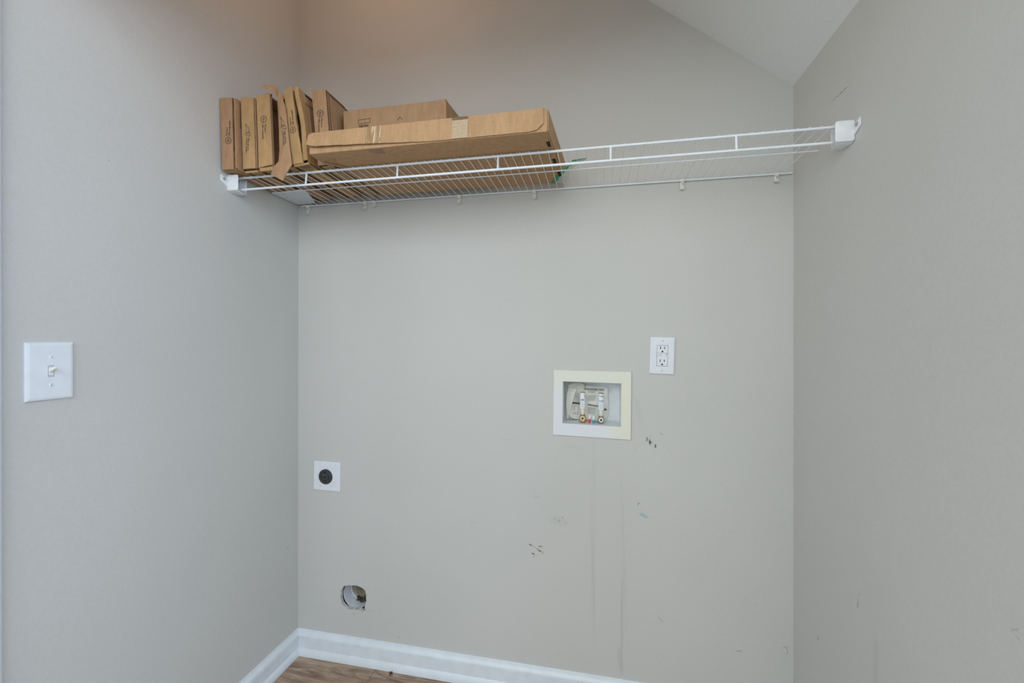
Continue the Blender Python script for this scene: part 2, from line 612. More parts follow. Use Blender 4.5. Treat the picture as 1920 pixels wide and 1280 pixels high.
for k in range(nh):
    mb.face((a[k], b[k], b[(k + 1) % nh], a[(k + 1) % nh]))
q = [(1.0185, .9325), (1.2170, .9325), (1.2170, 1.0820), (1.0185, 1.0820)]
for k in range(4):
    (x0, z0), (x1, z1) = q[k], q[(k + 1) % 4]
    mb.face([mb.pt(p) for p in ((x0, 0, z0), (x1, 0, z1), (x1, TH, z1), (x0, TH, z0))])
mb.cm = 2
X0, X1, Z0, Z1, YB = -0.10, 1.84, -0.06, 2.86, 0.16
for qd in (((X0, TH, Z0), (X1, TH, Z0), (X1, YB, Z0), (X0, YB, Z0)), ((X0, TH, Z1), (X1, TH, Z1), (X1, YB, Z1), (X0, YB, Z1)),
           ((X0, TH, Z0), (X0, TH, Z1), (X0, YB, Z1), (X0, YB, Z0)), ((X1, TH, Z0), (X1, TH, Z1), (X1, YB, Z1), (X1, YB, Z0)),
           ((X0, YB, Z0), (X1, YB, Z0), (X1, YB, Z1), (X0, YB, Z1))):
    mb.face([mb.pt(p) for p in qd])
me_back = mb.build('wall_back', ['wall_back', 'gypsum', 'cavity'])
structure(me_back)

YL = -0.829                        # outer end of the left wall, where the door casing starts
mb = MB()
mb.hexa([(xl(YL) - .11, YL, -.05), (xl(YL), YL, -.05), (0.0, .0, -.05), (-.11, .0, -.05),
         (xl(YL) - .11, YL, 2.80), (xl(YL), YL, 2.80), (0.0018, .0, 2.80), (-.11, .0, 2.80)])
structure(mb.build('wall_left', 'wall_left'))
mb = MB()
YE = -1.15
mb.hexa([(xr(-.05), YE, -.05), (W + .13, YE, -.05), (W + .13, 0, -.05), (xr(-.05), 0, -.05),
         (xr(2.1), YE, 2.1), (W + .13, YE, 2.1), (W + .13, 0, 2.1), (xr(2.1), 0, 2.1)])
structure(mb.build('wall_right', 'wall_right'))
# ceiling: flat part and the part that slopes down to the right wall
ZC, SL, XC = 1.9965, 0.765, 1.7191
xk = XC - (2.74 - ZC) / SL
mb = MB()
prof = [(-.12, 2.74), (xk, 2.74), (1.84, ZC - SL * (1.84 - XC)), (1.84, ZC - SL * (1.84 - XC) + .14), (xk + .04, 2.86), (-.12, 2.86)]
mb.prism([(x, 0.0, z) for x, z in prof], (0, YE, 0))
structure(mb.build('ceiling', 'ceiling'))
# door casing at the near end of the left wall
mb = MB()
xc = xl(YL)
mb.prism([(xc - .11, YL, 0), (xc + .011, YL, 0), (xc + .016, YL - .006, 0), (xc + .017, YL - .020, 0), (xc + .013, YL - .026, 0),
          (xc + .013, YL - .064, 0), (xc + .009, YL - .070, 0), (xc - .11, YL - .070, 0)], (0, 0, 2.1))
structure(mb.build('trim_1', 'trim', smooth=True))

# header over the alcove opening, above the frame
mb = MB()
mb.box(-.12, 1.84, -.95, -.84, 2.06, 2.76)
structure(mb.build('wall_front', 'wall_left'))

# floor with separate planks
mb = MB()
YE = -2.5
mb.box(-2.4, 4.2, -5.5, .02, -.06, FZ - .0045)
floor = structure(mb.build('floor', 'subfloor'))
PW = 0.178
for r in range(14):
    y1 = -0.004 - r * PW
    start = [0.342 - 1.22, 0.02 - 1.22, -.45, -.9][r % 4]
    x = start
    while x < W + .1:
        xa, xb = max(x, -.02), min(x + 1.22, 1.76)
        if xb - xa > .02 and y1 - PW > YE - .1:
            mb = MB()
            mb.box(xa + .0004, xb - .0004, y1 - PW + .0004, y1 - .0004, FZ - .0044, FZ + R.uniform(-.0002, .0002))
            mb.build('floor_plank', 'wood', floor, bevel=.0005, seg=1)
        x += 1.22


# baseboards with a separate shoe moulding
BB = [(0, .1007), (.0032, .1007), (.0046, .0992), (.0048, .0970), (.0036, .0962), (.0040, .0952), (.0066, .0932), (.0104, .0890), (.0136, .0838), (.0148, .0802), (.0148, .0790),
      (.0128, .0784), (.0128, .0768), (.0152, .0760), (.0156, .0742), (.0120, .0728), (.0106, .0722), (.0110, .0690), (.0122, .0330), (.0122, FZ), (0, FZ)]
SHOE = [(.0112, .0345), (.0130, .0340), (.0165, .0300), (.0196, .0235), (.0216, .0165), (.0222, .0105), (.0222, FZ + .0003), (.0112, FZ + .0003)]


def mould(prof, run, out, name, mat, parent=None):
    """prof (distance from wall, z) swept along a run of (point, mitre) pairs"""
    mb = MB()
    rings = []
    for (p, along) in run:
        rings.append([mb.pt((p[0] + out[0] * d + along[0] * d, p[1] + out[1] * d + along[1] * d, z)) for d, z in prof])
    n = len(prof)
    for k in range(len(rings) - 1):
        for j in range(n):
            mb.face((rings[k][j], rings[k][(j + 1) % n], rings[k + 1][(j + 1) % n], rings[k + 1][j]))
    mb.face(rings[0][::-1])
    mb.face(rings[-1])
    return mb.build(name, mat, parent, smooth=True, angle=28)


runs = [('baseboard_back', [((0, -.0003), (1, 0)), ((xr(0), -.0003), (-1, 0))], (0, -1)),
        ('baseboard_left', [((.0003, 0), (0, -1)), ((xl(YL) + .0003, YL + .001), (0, 0))], (1, 0)),
        ('baseboard_right', [((xr(0) - .0003, 0), (0, -1)), ((xr(0) - .0003, -1.149), (0, 0))], (-1, 0))]
for nm, run, out in runs:
    b_ = structure(mould(BB, run, out, nm, 'trim'))
    mould(SHOE, run, out, 'shoe_moulding', 'trim', b_)

# ------------------------------------------------------------------ wire shelf
ZS, ZR, YF, YR = 1.7305, 1.7288, -0.290, -0.0075
DECK = 1.7364                      # top of the deck wires
shelf = thing('wire_shelf', 'long white coated wire shelf spanning the alcove high on the back wall', 'shelf', (W / 2, 0, ZS))


def rod(name, pts, r, seg=10):
    mb = MB()
    mb.tube(pts, r, seg)
    return mb.build(name, 'wire', shelf, smooth=True, angle=50)


rod('front_rail', [(.006, YF, ZS), (W - .012, YF, ZS)], .0033)
rod('front_lower_rail', [(.006, YF - .005, 1.6915), (W - .012, YF - .005, 1.6915)], .0033)
rod('middle_rail', [(.022, -.157, 1.7302), (W - .008, -.157, 1.7302)], .0018)
rod('rear_rail', [(.020, YR, ZR), (W - .0105, YR, ZR)], .0027)
for x in (.2594, .5616, .8637, 1.169, 1.4736):
    rod('front_strut', [(x, YF - .0005, ZS - .001), (x, YF - .0045, 1.6925)], .0028)
mb = MB()
mb.tube([(0, -.0045, 1.7327), (0, -.15, 1.7337), (0, -.2885, 1.7350), (0, -.2932, 1.7340), (0, -.2950, 1.7322)], .00118, 6)
w0 = None
for i in range(-44, 22):
    x = 1.15446 + .0254 * i
    if w0 is None:
        w0 = mb.build('deck_wire', 'wire', shelf, smooth=True, angle=50)
        w0.location = (x, 0, 0)
        wl = w0
    else:
        wl = w0.copy()
        COL.objects.link(wl)
        wl.location = (x, 0, 0)


# end brackets
def end_bracket(side, label):
    s = 1 if side == 'left' else -1
    x0 = xl(-.3) - .0005 if s > 0 else xr(1.7) + .0
    t = thing('shelf_end_bracket', label, 'bracket', (x0, -.31, 1.684), 'shelf end brackets')

    def X(d):
        return x0 + s * d
    # front face: a rounded plate
    x_a, x_b, z_a, z_b, rr = .0008, .0408, 1.6840, 1.7325, .0052
    pl = []
    for cx_, cz_, q0 in ((x_b - rr, z_b - rr, 0), (x_a + rr, z_b - rr, 90), (x_a + rr, z_a + rr, 180), (x_b - rr, z_a + rr, 270)):
        for k in range(5):
            a0 = math.radians(q0 + k * 22.5)
            pl.append((X(cx_ + rr * math.cos(a0)), -.3165, cz_ + rr * math.sin(a0)))
    mb = MB()
    mb.prism(pl, (0, .0030, 0))
    mb.build('cover', 'plastic', t, bevel=.0012, seg=2)
    # bottom lip curving under the lower rail, narrowing towards the wall clip
    mb = MB()
    lip = [(-.3155, 1.6880, .0385), (-.3135, 1.6850, .0385), (-.3080, 1.6825, .0375), (-.2990, 1.6815, .0350), (-.2830, 1.6830, .0300), (-.2660, 1.6850, .0255)]
    mb.sheet([[(X(.0020), y, z), (X(w_ * .5), y, z), (X(w_), y, z)] for y, z, w_ in lip], (0, .0005, .0022))
    mb.build('bottom_lip', 'plastic', t, smooth=True, angle=50)
    mb = MB()
    mb.prism([(X(.0008), -.2690, 1.6850), (X(.0008), -.2690, 1.7335), (X(.028), -.2690, 1.7335), (X(.0255), -.2690, 1.6850)], (0, .0022, 0))
    mb.build('back_plate', 'plastic', t, bevel=.0008, seg=1)
    mb = MB()
    mb.prism([(X(.0006), y, z) for y, z in ((-.3400, 1.7275), (-.3400, 1.7085), (-.3340, 1.7050), (-.3160, 1.6960), (-.3120, 1.6960), (-.3120, 1.7240), (-.3280, 1.7240))], (s * .0028, 0, 0))
    mb.build('mounting_ear', 'plastic', t, bevel=.0008, seg=1)
    mb = MB()
    mb.lathe([(.0052, 0), (.0052, .0008), (.0036, .0012), (.0034, .0036), (.0022, .0040)], (X(.0030), -.3270, 1.7165), (s, 0, 0), 12)
    mb.build('screw', 'steel', t, smooth=True)
    return t


end_bracket('left', 'white plastic end bracket holding the shelf to the left wall below the cartons')
end_bracket('right', 'white plastic end bracket holding the empty shelf end to the right wall')

# wall clips under the rear rail
clip_spots = [
    (.0450, 'white wall clip under the rear shelf rail nearest the left corner', 1.15),
    (.2857, 'white wall clip, taller one of the close pair under the cartons', 1.0),
    (.3226, 'small white wall clip, shorter one of the close pair under the cartons', .72),
    (.6536, 'white wall clip alone below the middle of the long taped carton', 1.0),
    (.9229, 'white wall clip just left of the green edged plastic film', 1.0),
    (1.3991, 'white wall clip under the bare shelf, above the double outlet', 1.0),
    (1.6718, 'white wall clip under the rear shelf rail nearest the right corner', .85)]
for x, lab, k in clip_spots:
    t = thing('shelf_wall_clip', lab, 'clip', (x, 0, ZR), 'wall clips under the shelf')
    mb = MB()
    h = .0290 * k
    prof = [(-.0003, .0050), (-.0080, .0052), (-.0118, .0030), (-.0126, -.0010), (-.0108, -.0048), (-.0060, -.0060), (-.0050, -.0090), (-.0052, -h + .006),
            (-.0110, -h + .0015), (-.0125, -h + .0005), (-.0112, -h - .0012), (-.0040, -h + .0015), (-.0003, -h + .006)]
    mb.prism([(x - .0058, y, ZR + z) for y, z in prof], (.0116, 0, 0))
    mb.build('clip_body', 'ivory', t, bevel=.0006, seg=1)
    mb = MB()
    mb.lathe([(.0036, 0), (.0036, .0008), (.0022, .0016)], (x, -.0050, ZR - .0112 * min(1, k)), (0, -1, 0), 10)
    mb.build('screw', 'steel', t, smooth=True)

# ------------------------------------------------------------------ cartons
class Carton:
    def __init__(self, name, label, q, dvec, mat, cat='box', group=None):
        """q: front quad tl, tr, br, bl"""
        self.tl, self.tr, self.br, self.bl = [Vector(p) for p in q]
        self.d = Vector(dvec)
        base = (self.bl + self.br) / 2 + self.d / 2
        base.z = DECK
        self.t = thing(name, label, cat, base, group)
        self.mat = mat

    def P(self, u, v, w):
        b = self.bl.lerp(self.br, u)
        t = self.tl.lerp(self.tr, u)
        p = b.lerp(t, v)
        return p + self.d * w

    def block(self, name, u0, u1, v0, v1, w0, w1, mat=None, bevel=.0006, parent=None, label=None):
        mb = MB()
        P = self.P
        mb.hexa([P(u0, v0, w0), P(u1, v0, w0), P(u1, v0, w1), P(u0, v0, w1), P(u0, v1, w0), P(u1, v1, w0), P(u1, v1, w1), P(u0, v1, w1)])
        o = mb.build(name, mat or self.mat, parent or self.t, bevel=bevel, seg=1)
        if label:
            o['label'] = label
        return o

    def shell(self, name, u0, u1, v0, v1, w0, w1, th=.003, mat=None, open_=''):
        """hollow tube of board; open_ lists the missing sides of  f b l r t d """
        mb = MB()
        P = self.P
        W_ = (self.br - self.bl).length
        H_ = (self.tl - self.bl).length
        D_ = self.d.length
        tu, tv, tw = th / W_, th / H_, th / D_

        def bx(a, b, c, d, e, f):
            mb.hexa([P(a, c, e), P(b, c, e), P(b, c, f), P(a, c, f), P(a, d, e), P(b, d, e), P(b, d, f), P(a, d, f)])
        if 'l' not in open_:
            bx(u0, u0 + tu, v0, v1, w0, w1)
        if 'r' not in open_:
            bx(u1 - tu, u1, v0, v1, w0, w1)
        if 'd' not in open_:
            bx(u0, u1, v0, v0 + tv, w0, w1)
        if 't' not in open_:
            bx(u0, u1, v1 - tv, v1, w0, w1)
        if 'f' not in open_:
            bx(u0, u1, v0, v1, w0, w0 + tw)
        if 'b' not in open_:
            bx(u0, u1, v0, v1, w1 - tw, w1)
        return mb.build(name, mat or self.mat, self.t)

    def panel(self, name, u0, u1, v0, v1, w, th, mat=None, ju=0.0, jv=0.0, bulge=0.0, nu=5, nv=22, bend=None):
        """front panel with slightly wavy, hand-torn edges; th thickness (m) towards the room"""
        g = []
        jl = [R.uniform(-ju, ju) for _ in range(nv + 1)]
        jr = [R.uniform(-ju, ju) for _ in range(nv + 1)]
        for i in range(nv + 1):
            v = v0 + (v1 - v0) * i / nv
            row = []
            for j in range(nu + 1):
                s = j / nu
                a = u0 + jl[i]
                b = u1 + jr[i]
                u = a + (b - a) * s
                p = self.P(u, v, w)
                p.y -= bulge * 4 * s * (1 - s)
                if bend:
                    p = p + Vector(bend(s, i / nv))
                row.append(p)
            g.append(row)
        mb = MB()
        mb.sheet(g, (0, -th, 0))
        return mb.build(name, mat or self.mat, self.t, smooth=True, angle=35)

    def face_frame(self, u, v, off=.0042):
        p = self.P(u, v, 0)
        p.y -= off
        return frame(p, self.P(u + .1, v, 0) - self.P(u, v, 0), self.P(u, v + .1, 0) - self.P(u, v, 0))


NC = [(290, 95), (305, 105), (330, 140), (365, 180), (400, 215), (415, 270), (425, 330), (450, 395), (462, 430), (470, 460), (440, 490), (425, 478), (400, 490),
      (350, 470), (335, 450), (320, 440), (300, 420), (280, 410), (290, 375), (308, 355), (320, 335), (305, 300), (318, 270), (325, 240), (318, 215), (310, 190), (285, 150), (278, 115)]
K = 0.0000945      # metres per drawing unit


def state_print(mb, cx, cy, s=1.0, flip=False):
    k = K * s
    sg = -1 if flip else 1

    def mp(p):
        return (cx + sg * (p[0] - 375) * k, cy - sg * (p[1] - 300) * k, 0)
    mb.stroke([mp(p) for p in NC], .00125, True)
    heart = [(375, 352), (395, 345), (405, 365), (398, 400), (380, 418), (355, 400), (350, 375), (362, 362), (375, 380)]
    mb.stroke([mp(p) for p in heart], .0012)
    a = -math.pi / 2 * (-1 if flip else 1)
    text_into(mb, 'Made with love', .0066, *mp((392, 548))[:2], 0, a, sx=.92)
    text_into(mb, 'in North Carolina', .0066, *mp((325, 548))[:2], 0, a, sx=.92)


def leaf_print(mb, cx, cy, s=1.0, flip=False):
    sg = -1 if flip else 1
    r = .0098 * s

    def c(a, rr=r):
        return (cx + sg * rr * math.cos(a), cy + sg * rr * math.sin(a), 0)
    for a0, a1 in ((35, 140), (158, 262), (280, 380)):
        mb.stroke([c(math.radians(a0 + (a1 - a0) * k / 12)) for k in range(13)], .0014)
        e = math.radians(a1)
        mb.face([mb.pt(c(e + .30, r)), mb.pt(c(e - .02, r * 1.22)), mb.pt(c(e - .02, r * .78))])

    def l(x, y):
        return (cx + sg * x * s, cy + sg * y * s, 0)
    mb.stroke([l(-.0012, -.0050), l(-.0034, -.0008), l(-.0022, .0030), l(.0012, .0052), l(.0030, .0022), l(.0024, -.0018), l(-.0006, -.0038)], .0011, False)
    mb.stroke([l(-.0016, -.0066), l(-.0006, -.0026), l(.0006, .0022)], .0009)
    a = -math.pi / 2 * (-1 if flip else 1)
    text_into(mb, 'This box is', .0066, *l(.0035, -.0140)[:2], 0, a, sx=.92)
    text_into(mb, '100% compostable', .0066, *l(-.0052, -.0140)[:2], 0, a, sx=.92)


def ink(c, fn, u, v, name='print', off=.0044, **kw):
    mb = MB(c.face_frame(u, v, 0))
    fn(mb, 0, 0, **kw)
    u0, u1, th, bul = c.front
    for p in mb.v:                # lay the print on the bowed panel
        t = min(1, max(0, (p.z - c.bl.z) / (c.tl.z - c.bl.z)))
        a = c.bl.lerp(c.tl, t)
        b = c.br.lerp(c.tr, t)
        k = ((p.x - a.x) / (b.x - a.x) - u0) / (u1 - u0)
        p.y = a.y + (b.y - a.y) * k - th - bul * 4 * k * (1 - k) - .0005
    return mb.build(name, 'ink', c.t)


# leftmost carton: print upside down, tray edge and lid visible on the right
G1 = 'narrow cartons standing on the shelf'
zb = DECK
A = Carton('carton', 'narrow upright carton against the left wall, upside down leaf print on its front', [(-.0014, -.342, 1.9570), (.0560, -.342, 1.9530), (.0620, -.342, zb), (.0085, -.342, zb)], (-.004, .305, 0), 'kraftA', 'box', G1)
A.shell('tray', .03, .92, .004, .985, .008, 1.0, open_='f')
A.panel('front_panel', -.002, .765, .0, 1.0, 0, .0028, ju=.008, bulge=.0012)
A.panel('torn_edge', .765, .80, .02, .985, .010, .002, mat='edge', ju=.022, nu=2)
A.block('lid_lip', .885, .975, .012, .995, -.010, .012)
A.block('lid', .93, .995, .0, .995, .006, 1.0)
A.block('tuck_tab', .99, 1.02, .60, .97, .035, .10, mat='edge')
A.panel('bottom_flap', .0, .95, -.0, .02, .06, .014, nu=4, nv=2)
A.panel('top_flap', .01, .86, .992, 1.006, .03, .006, nu=6, nv=2, bend=lambda s, t: (0, 0, .003 * math.sin(s * 3)))
A.front = (0, .80, .0028, .0012)
ink(A, leaf_print, .49, .40, flip=True)

B = Carton('carton', 'narrow upright carton with a state outline and heart print above vertical lettering', [(.0600, -.327, 1.9585), (.1105, -.327, 1.9550), (.1182, -.327, zb), (.0690, -.327, zb)], (-.004, .295, 0), 'kraftB', 'box', G1)
B.shell('tray', .02, .98, .0, .985, .008, 1.0)
B.panel('front_panel', .0, .90, .018, .998, 0, .0030, ju=.008, bulge=.0016, bend=lambda s, t: (0, 0, .002 * math.sin(3 * s) * (t > .97)))
B.block('lid_lip', .935, 1.0, .02, .985, -.004, .02, mat='kraftA')
B.panel('bottom_flap', .03, .98, -.028, .014, .03, .006, nu=4, nv=2, ju=.02)
B.panel('top_flap', .04, .92, .985, 1.006, .02, .004, nu=6, nv=2, bend=lambda s, t: (0, 0, .004 * math.sin(s * 3)))
B.front = (0, .90, .0030, .0016)
ink(B, state_print, .47, .545)

C = Carton('carton', 'narrow upright carton with an upright leaf print, beside the dark gap', [(.1178, -.329, 1.9590), (.1648, -.329, 1.9605), (.1762, -.329, zb), (.1268, -.329, zb)], (-.002, .295, 0), 'kraftB', 'box', G1)
C.shell('tray', .02, .985, .0, .975, .010, 1.0, mat='kraftA', open_='r')
C.panel('front_panel', .0, .985, .026, .995, 0, .0030, ju=.006, bulge=.0014, bend=lambda s, t: (0, 0, .003 * (s - .5) * (t < .03) * 2))
C.panel('top_flap', .03, .97, .985, 1.012, .03, .004, mat='edge', nu=6, nv=2, bend=lambda s, t: (0, 0, .0035 * math.sin(s * 3)))
C.panel('bottom_flap', .02, .98, -.03, .016, .02, .006, nu=4, nv=2, ju=.03)
C.front = (0, .985, .0030, .0014)
ink(C, leaf_print, .50, .66)

# carton with its front torn open: tongue hangs over the front rail
Dq = [(.1960, -.322, 1.9530), (.2140, -.322, 1.9530), (.2430, -.322, zb), (.2120, -.322, zb)]
D = Carton('carton', 'torn open carton whose front tongue hangs down over the front shelf rail', Dq, (-.002, .285, 0), 'kraftA', 'box', G1)
D.shell('tray', .0, .98, .0, .97, .0, 1.0, mat='kraftA', open_='f')
Lp = [(.1855, -.351, 1.7085), (.1930, -.351, 1.7240), (.1985, -.349, 1.7345), (.2067, -.345, 1.7471), (.2074, -.342, 1.7819), (.2045, -.340, 1.8160), (.2019, -.338, 1.8474), (.1982, -.336, 1.8800), (.1945, -.334, 1.9115), (.1915, -.333, 1.9420), (.1889, -.332, 1.9708)]
Rp = [(.2275, -.353, 1.6850), (.2360, -.352, 1.7030), (.2478, -.350, 1.7220), (.2510, -.344, 1.7350), (.2415, -.3395, 1.7789), (.2372, -.3395, 1.8120), (.2336, -.3395, 1.8442), (.2292, -.3395, 1.8760), (.2252, -.3395, 1.9080), (.2155, -.3390, 1.9330), (.2095, -.3200, 1.9500)]
g = []
for a_, b_ in zip(Lp, Rp):
    a_, b_ = Vector(a_), Vector(b_)
    row = []
    for k in range(6):
        p = a_.lerp(b_, k / 5)
        p.y -= .004 * math.sin(math.pi * k / 5)
        row.append(p)
    g.append(row)
mb = MB()
mb.sheet(g, (0, .0026, 0))
mb.build('torn_front', 'kraftA', D.t, smooth=True, angle=30)
mb = MB()
mb.sheet([[(.1483, -.352, 1.9740), (.1570, -.350, 1.9690), (.1640, -.347, 1.9660)], [(.1600, -.347, 1.9775), (.1690, -.343, 1.9690), (.1761, -.340, 1.9600)],
          [(.1761, -.338, 1.9800), (.1830, -.336, 1.9650), (.1870, -.335, 1.9530)], [(.1871, -.330, 1.9765), (.1885, -.331, 1.9640), (.1890, -.332, 1.9505)]], (.0005, .0022, .001))
mb.build('loose_tab', 'kraftA', D.t, smooth=True, angle=50)
mb = MB()
state_print(mb, 0.0, 0.0)
for p in mb.v:                    # follow the twisted board
    z = 1.862 + p.y
    k = max(i for i in range(len(Lp) - 1) if Lp[i][2] <= z)
    f = (z - Lp[k][2]) / (Lp[k + 1][2] - Lp[k][2])
    a_ = Vector(Lp[k]).lerp(Vector(Lp[k + 1]), f)
    b_ = Vector(Rp[k]).lerp(Vector(Rp[k + 1]), f)
    q_ = .62 + p.x / .036
    w_ = a_.lerp(b_, q_)
    w_.y -= .004 * math.sin(math.pi * min(1, max(0, q_))) + .0006
    p[:] = w_
mb.build('print', 'ink', D.t)

# leaning carton with a bulged lid
Eq = [(.2142, -.330, 1.9606), (.2645, -.330, 1.9690), (.2990, -.330, zb + .004), (.2458, -.330, zb)]
E_ = Carton('carton', 'narrow carton leaning left with a bulged lid and torn tabs on its side', Eq, (-.002, .290, 0), 'kraftB', 'box', G1)
E_.shell('tray', .03, .92, .005, .985, .010, 1.0, open_='f')
E_.panel('front_panel', .0, .56, .012, 1.0, 0, .0030, ju=.010, bulge=.001, bend=lambda s, t: ((s - .0) * .012 * max(0, .55 - t), 0, .0100 * s * max(0, (t - .9) * 10)))
E_.panel('torn_edge', .545, .60, .02, .98, .010, .002, mat='edge', ju=.025, nu=2)
E_.panel('lid_lip', .70, .985, .035, .992, .002, .004, ju=.010, bulge=.004, bend=lambda s, t: (.006 * math.sin(3.14 * t) ** 3, 0, 0))
E_.block('lid', .93, 1.0, .02, .985, .008, 1.0)
E_.block('fold_panel', .998, 1.05, .42, .80, .10, .62, mat='kraftG')
E_.block('fold_tab', .998, 1.06, .83, .925, .06, .34, mat='kraftG')
E_.block('torn_slit', .998, 1.03, .935, .965, .08, .80, mat='slot')
E_.panel('bottom_flap', .02, .98, -.012, .010, .02, .006, nu=4, nv=2)
E_.front = (0, .56, .0030, .0010)
ink(E_, leaf_print, .30, .46, s=.92, flip=True)
mb = MB(frame(E_.P(.55, 0, .05) - Vector((0, 0, .0035)), (1, 0, 0), (.25, 1, 0)))
for k in range(9):
    mb.stroke([(-.018 + k * .004, -.008, 0), (-.012 + k * .004, .008, 0)], .0018)
mb.build('recycling_mark', 'ink', E_.t)

Fq = [(.2970, -.315, 1.9605), (.3440, -.315, 1.9600), (.3640, -.315, zb), (.3190, -.315, zb)]
F = Carton('carton', 'upright carton with leaf print and punched side panel, behind the long taped carton', Fq, (.0, .275, 0), 'kraftA', 'box', G1)
F.shell('tray', .02, .985, .0, .990, .006, 1.0, mat='kraftG')
F.panel('front_panel', .0, .985, .0, 1.0, 0, .0030, ju=.003, bulge=.0006)
F.block('side_panel', .987, 1.012, .17, .955, .050, .93, mat='kraftG', bevel=.0008)
F.block('side_seam', .985, .998, .15, .975, .030, .95, mat='edge')
F.block('top_flap', .0, .98, .996, 1.004, -.01, .35, mat='edge')
mb = MB()
mb.prism([F.P(1.016, v, w) for v, w in ((.955, .372), (.985, .400), (.972, .470), (.940, .520), (.900, .470), (.890, .405), (.92, .372))], (.0006, 0, 0))
mb.build('finger_hole', 'slot', F.t)
F.front = (0, .985, .0030, .0006)
ink(F, leaf_print, .49, .685)

# long flat carton lying in front, taped lid flap
ZH0, ZH1 = DECK + .0006, 1.7935
Ht = thing('long_carton', 'long flat carton lying tilted in front, taped front flap overhanging the shelf', 'box', (.69, -.20, DECK))
foot = [(.343, -.388), (1.0125, -.388), (1.030, -.045), (.377, -.045), (.368, -.338), (.3490, -.362)]
mb = MB()
mb.prism([(x, y, ZH0) for x, y in foot], (0, 0, ZH1 - ZH0))
mb.build('tray', 'kraftH', Ht, bevel=.0012, seg=1)
g = []
for j in range(7):                 # sagging bottom board of the overhang
    row = []
    for i in range(25):
        s = i / 24
        x = .3455 + (1.0105 - .3455) * s
        y = -.3885 + .093 * j / 6
        sag = .0030 * math.sin(math.pi * min(1, (j / 6)) ** .8) * (0.6 + .4 * math.sin(s * 3.1))
        xx = x + (.022 if (i == 0 and j > 2) else 0)
        row.append((xx, y, ZH0 - sag - .0002))
    g.append(row)
mb = MB()
mb.sheet(g, (0, 0, .0012))
mb.build('bottom_board', 'kraftH', Ht, smooth=True)
g = []
n = 40
for j in range(6):
    row = []
    for i in range(n + 1):
        s = i / n
        x = .3425 + (1.0035 - .3425) * s
        ztop = ZH1 + .0008
        zbot = 1.7535 - .0145 * min(1, s / .55) ** 1.2 + R.uniform(-.0004, .0004)
        if s > .95:                # rounded lower right corner
            k = (s - .95) / .05
            zbot += .018 * (1 - math.sqrt(max(0, 1 - k * k)))
        if s < .03:
            zbot += .006 * (1 - s / .03)
            ztop -= .004 * (1 - s / .03)
        t = j / 5
        y = -.3925 - .0075 * (1 - t) * max(0, 1 - s / .55) - .001 * (1 - t)
        row.append((x, y, zbot + (ztop - zbot) * t))
    g.append(row)
mb = MB()
mb.sheet(g, (0, .0028, 0))
flap = mb.build('front_flap', 'kraftH', Ht, smooth=True, angle=40)
mb = MB()
mb.box(.3445, 1.0120, -.3895, -.3878, 1.7372, ZH1 - .0008)
mb.build('front_wall', 'kraftH', Ht, bevel=.0005, seg=1)
mb = MB()
mb.prism([(x, y, ZH1 + .0002) for x, y in ((.3435, -.3905), (1.004, -.3905), (1.026, -.05), (.380, -.05), (.370, -.335))], (0, 0, .0022))
mb.build('lid', 'kraftH', Ht, bevel=.0006, seg=1)
mb = MB()
mb.hexa([(1.0128, -.3875, 1.7400), (1.0152, -.3875, 1.7400), (1.0328, -.046, 1.7400), (1.0302, -.046, 1.7400),
         (1.0128, -.3875, 1.7930), (1.0152, -.3875, 1.7930), (1.0328, -.046, 1.7930), (1.0302, -.046, 1.7930)])
mb.build('end_flap', 'kraftH', Ht, bevel=.0006, seg=1)
for (x, y) in ((1.0085, -.325), (1.0130, -.213), (1.0180, -.117)):
    mb = MB()
    c0, s0 = math.cos(.05), math.sin(.05)
    pts = [(-.0045, -.015), (.0045, -.015), (.0045, .015), (-.0045, .015)]
    mb.prism([(x + a_ * c0 + b_ * s0, y - a_ * s0 + b_ * c0, ZH0 - .0032) for a_, b_ in pts], (0, 0, .0030))
    mb.build('tab_slot', 'slot', Ht, bevel=.0018, seg=2)
mb = MB()                            # loose tab and its edge at the near end of the bottom
mb.sheet([[(.3480, -.357, ZH0 - .0024), (.4050, -.357, ZH0 - .0024)], [(.3500, -.312, ZH0 - .0026), (.3760, -.306, ZH0 - .0026)]], (0, 0, .0016))
mb.build('bottom_tab', 'kraftA', Ht)
mb = MB()
mb.tube([(.3600, -.345, ZH0 - .0030), (.4010, -.297, ZH0 - .0030)], .0010, 6)
mb.build('tab_cut', 'edge', Ht)


def flap_patch(name, s0, s1, t0, t1, mat, off):
    x0, x1 = .3425 + .661 * s0, .3425 + .661 * s1
    gg = []
    for j in range(7):
        row = []
        for i in range(7):
            x = x0 + (x1 - x0) * i / 6
            s = (x - .3425) / .661
            zb_ = 1.7535 - .0145 * min(1, s / .55) ** 1.2
            t = t0 + (t1 - t0) * j / 6
            y = -.3925 - .0075 * (1 - t) * max(0, 1 - s / .55) - .001 * (1 - t) - off - R.uniform(0, .0003)
            row.append((x, y, zb_ + (ZH1 + .0008 - zb_) * t))
        gg.append(row)
    mb = MB()
    mb.sheet(gg, (0, off * .5, 0))
    return mb.build(name, mat, flap, smooth=True)


flap_patch('wrinkled_tape', .270, .337, .0, 1.0, 'tape1', .0010)['label'] = 'wrinkled glossy brown parcel tape'
flap_patch('frosted_tape', .640, .705, .0, .86, 'tape2', .0010)['label'] = 'pale frosted tape'
flap_patch('tape_residue', .640, .705, .87, 1.0, 'edge', .0008)
mb = MB()
mb.sheet([[(.515, -.387, ZH0 - .0012), (.563, -.387, ZH0 - .0012)], [(.528, -.365, ZH0 - .0036), (.562, -.359, ZH0 - .0036)]], (0, 0, .0003))
mb.build('loose_tape_end', 'tape3', Ht)

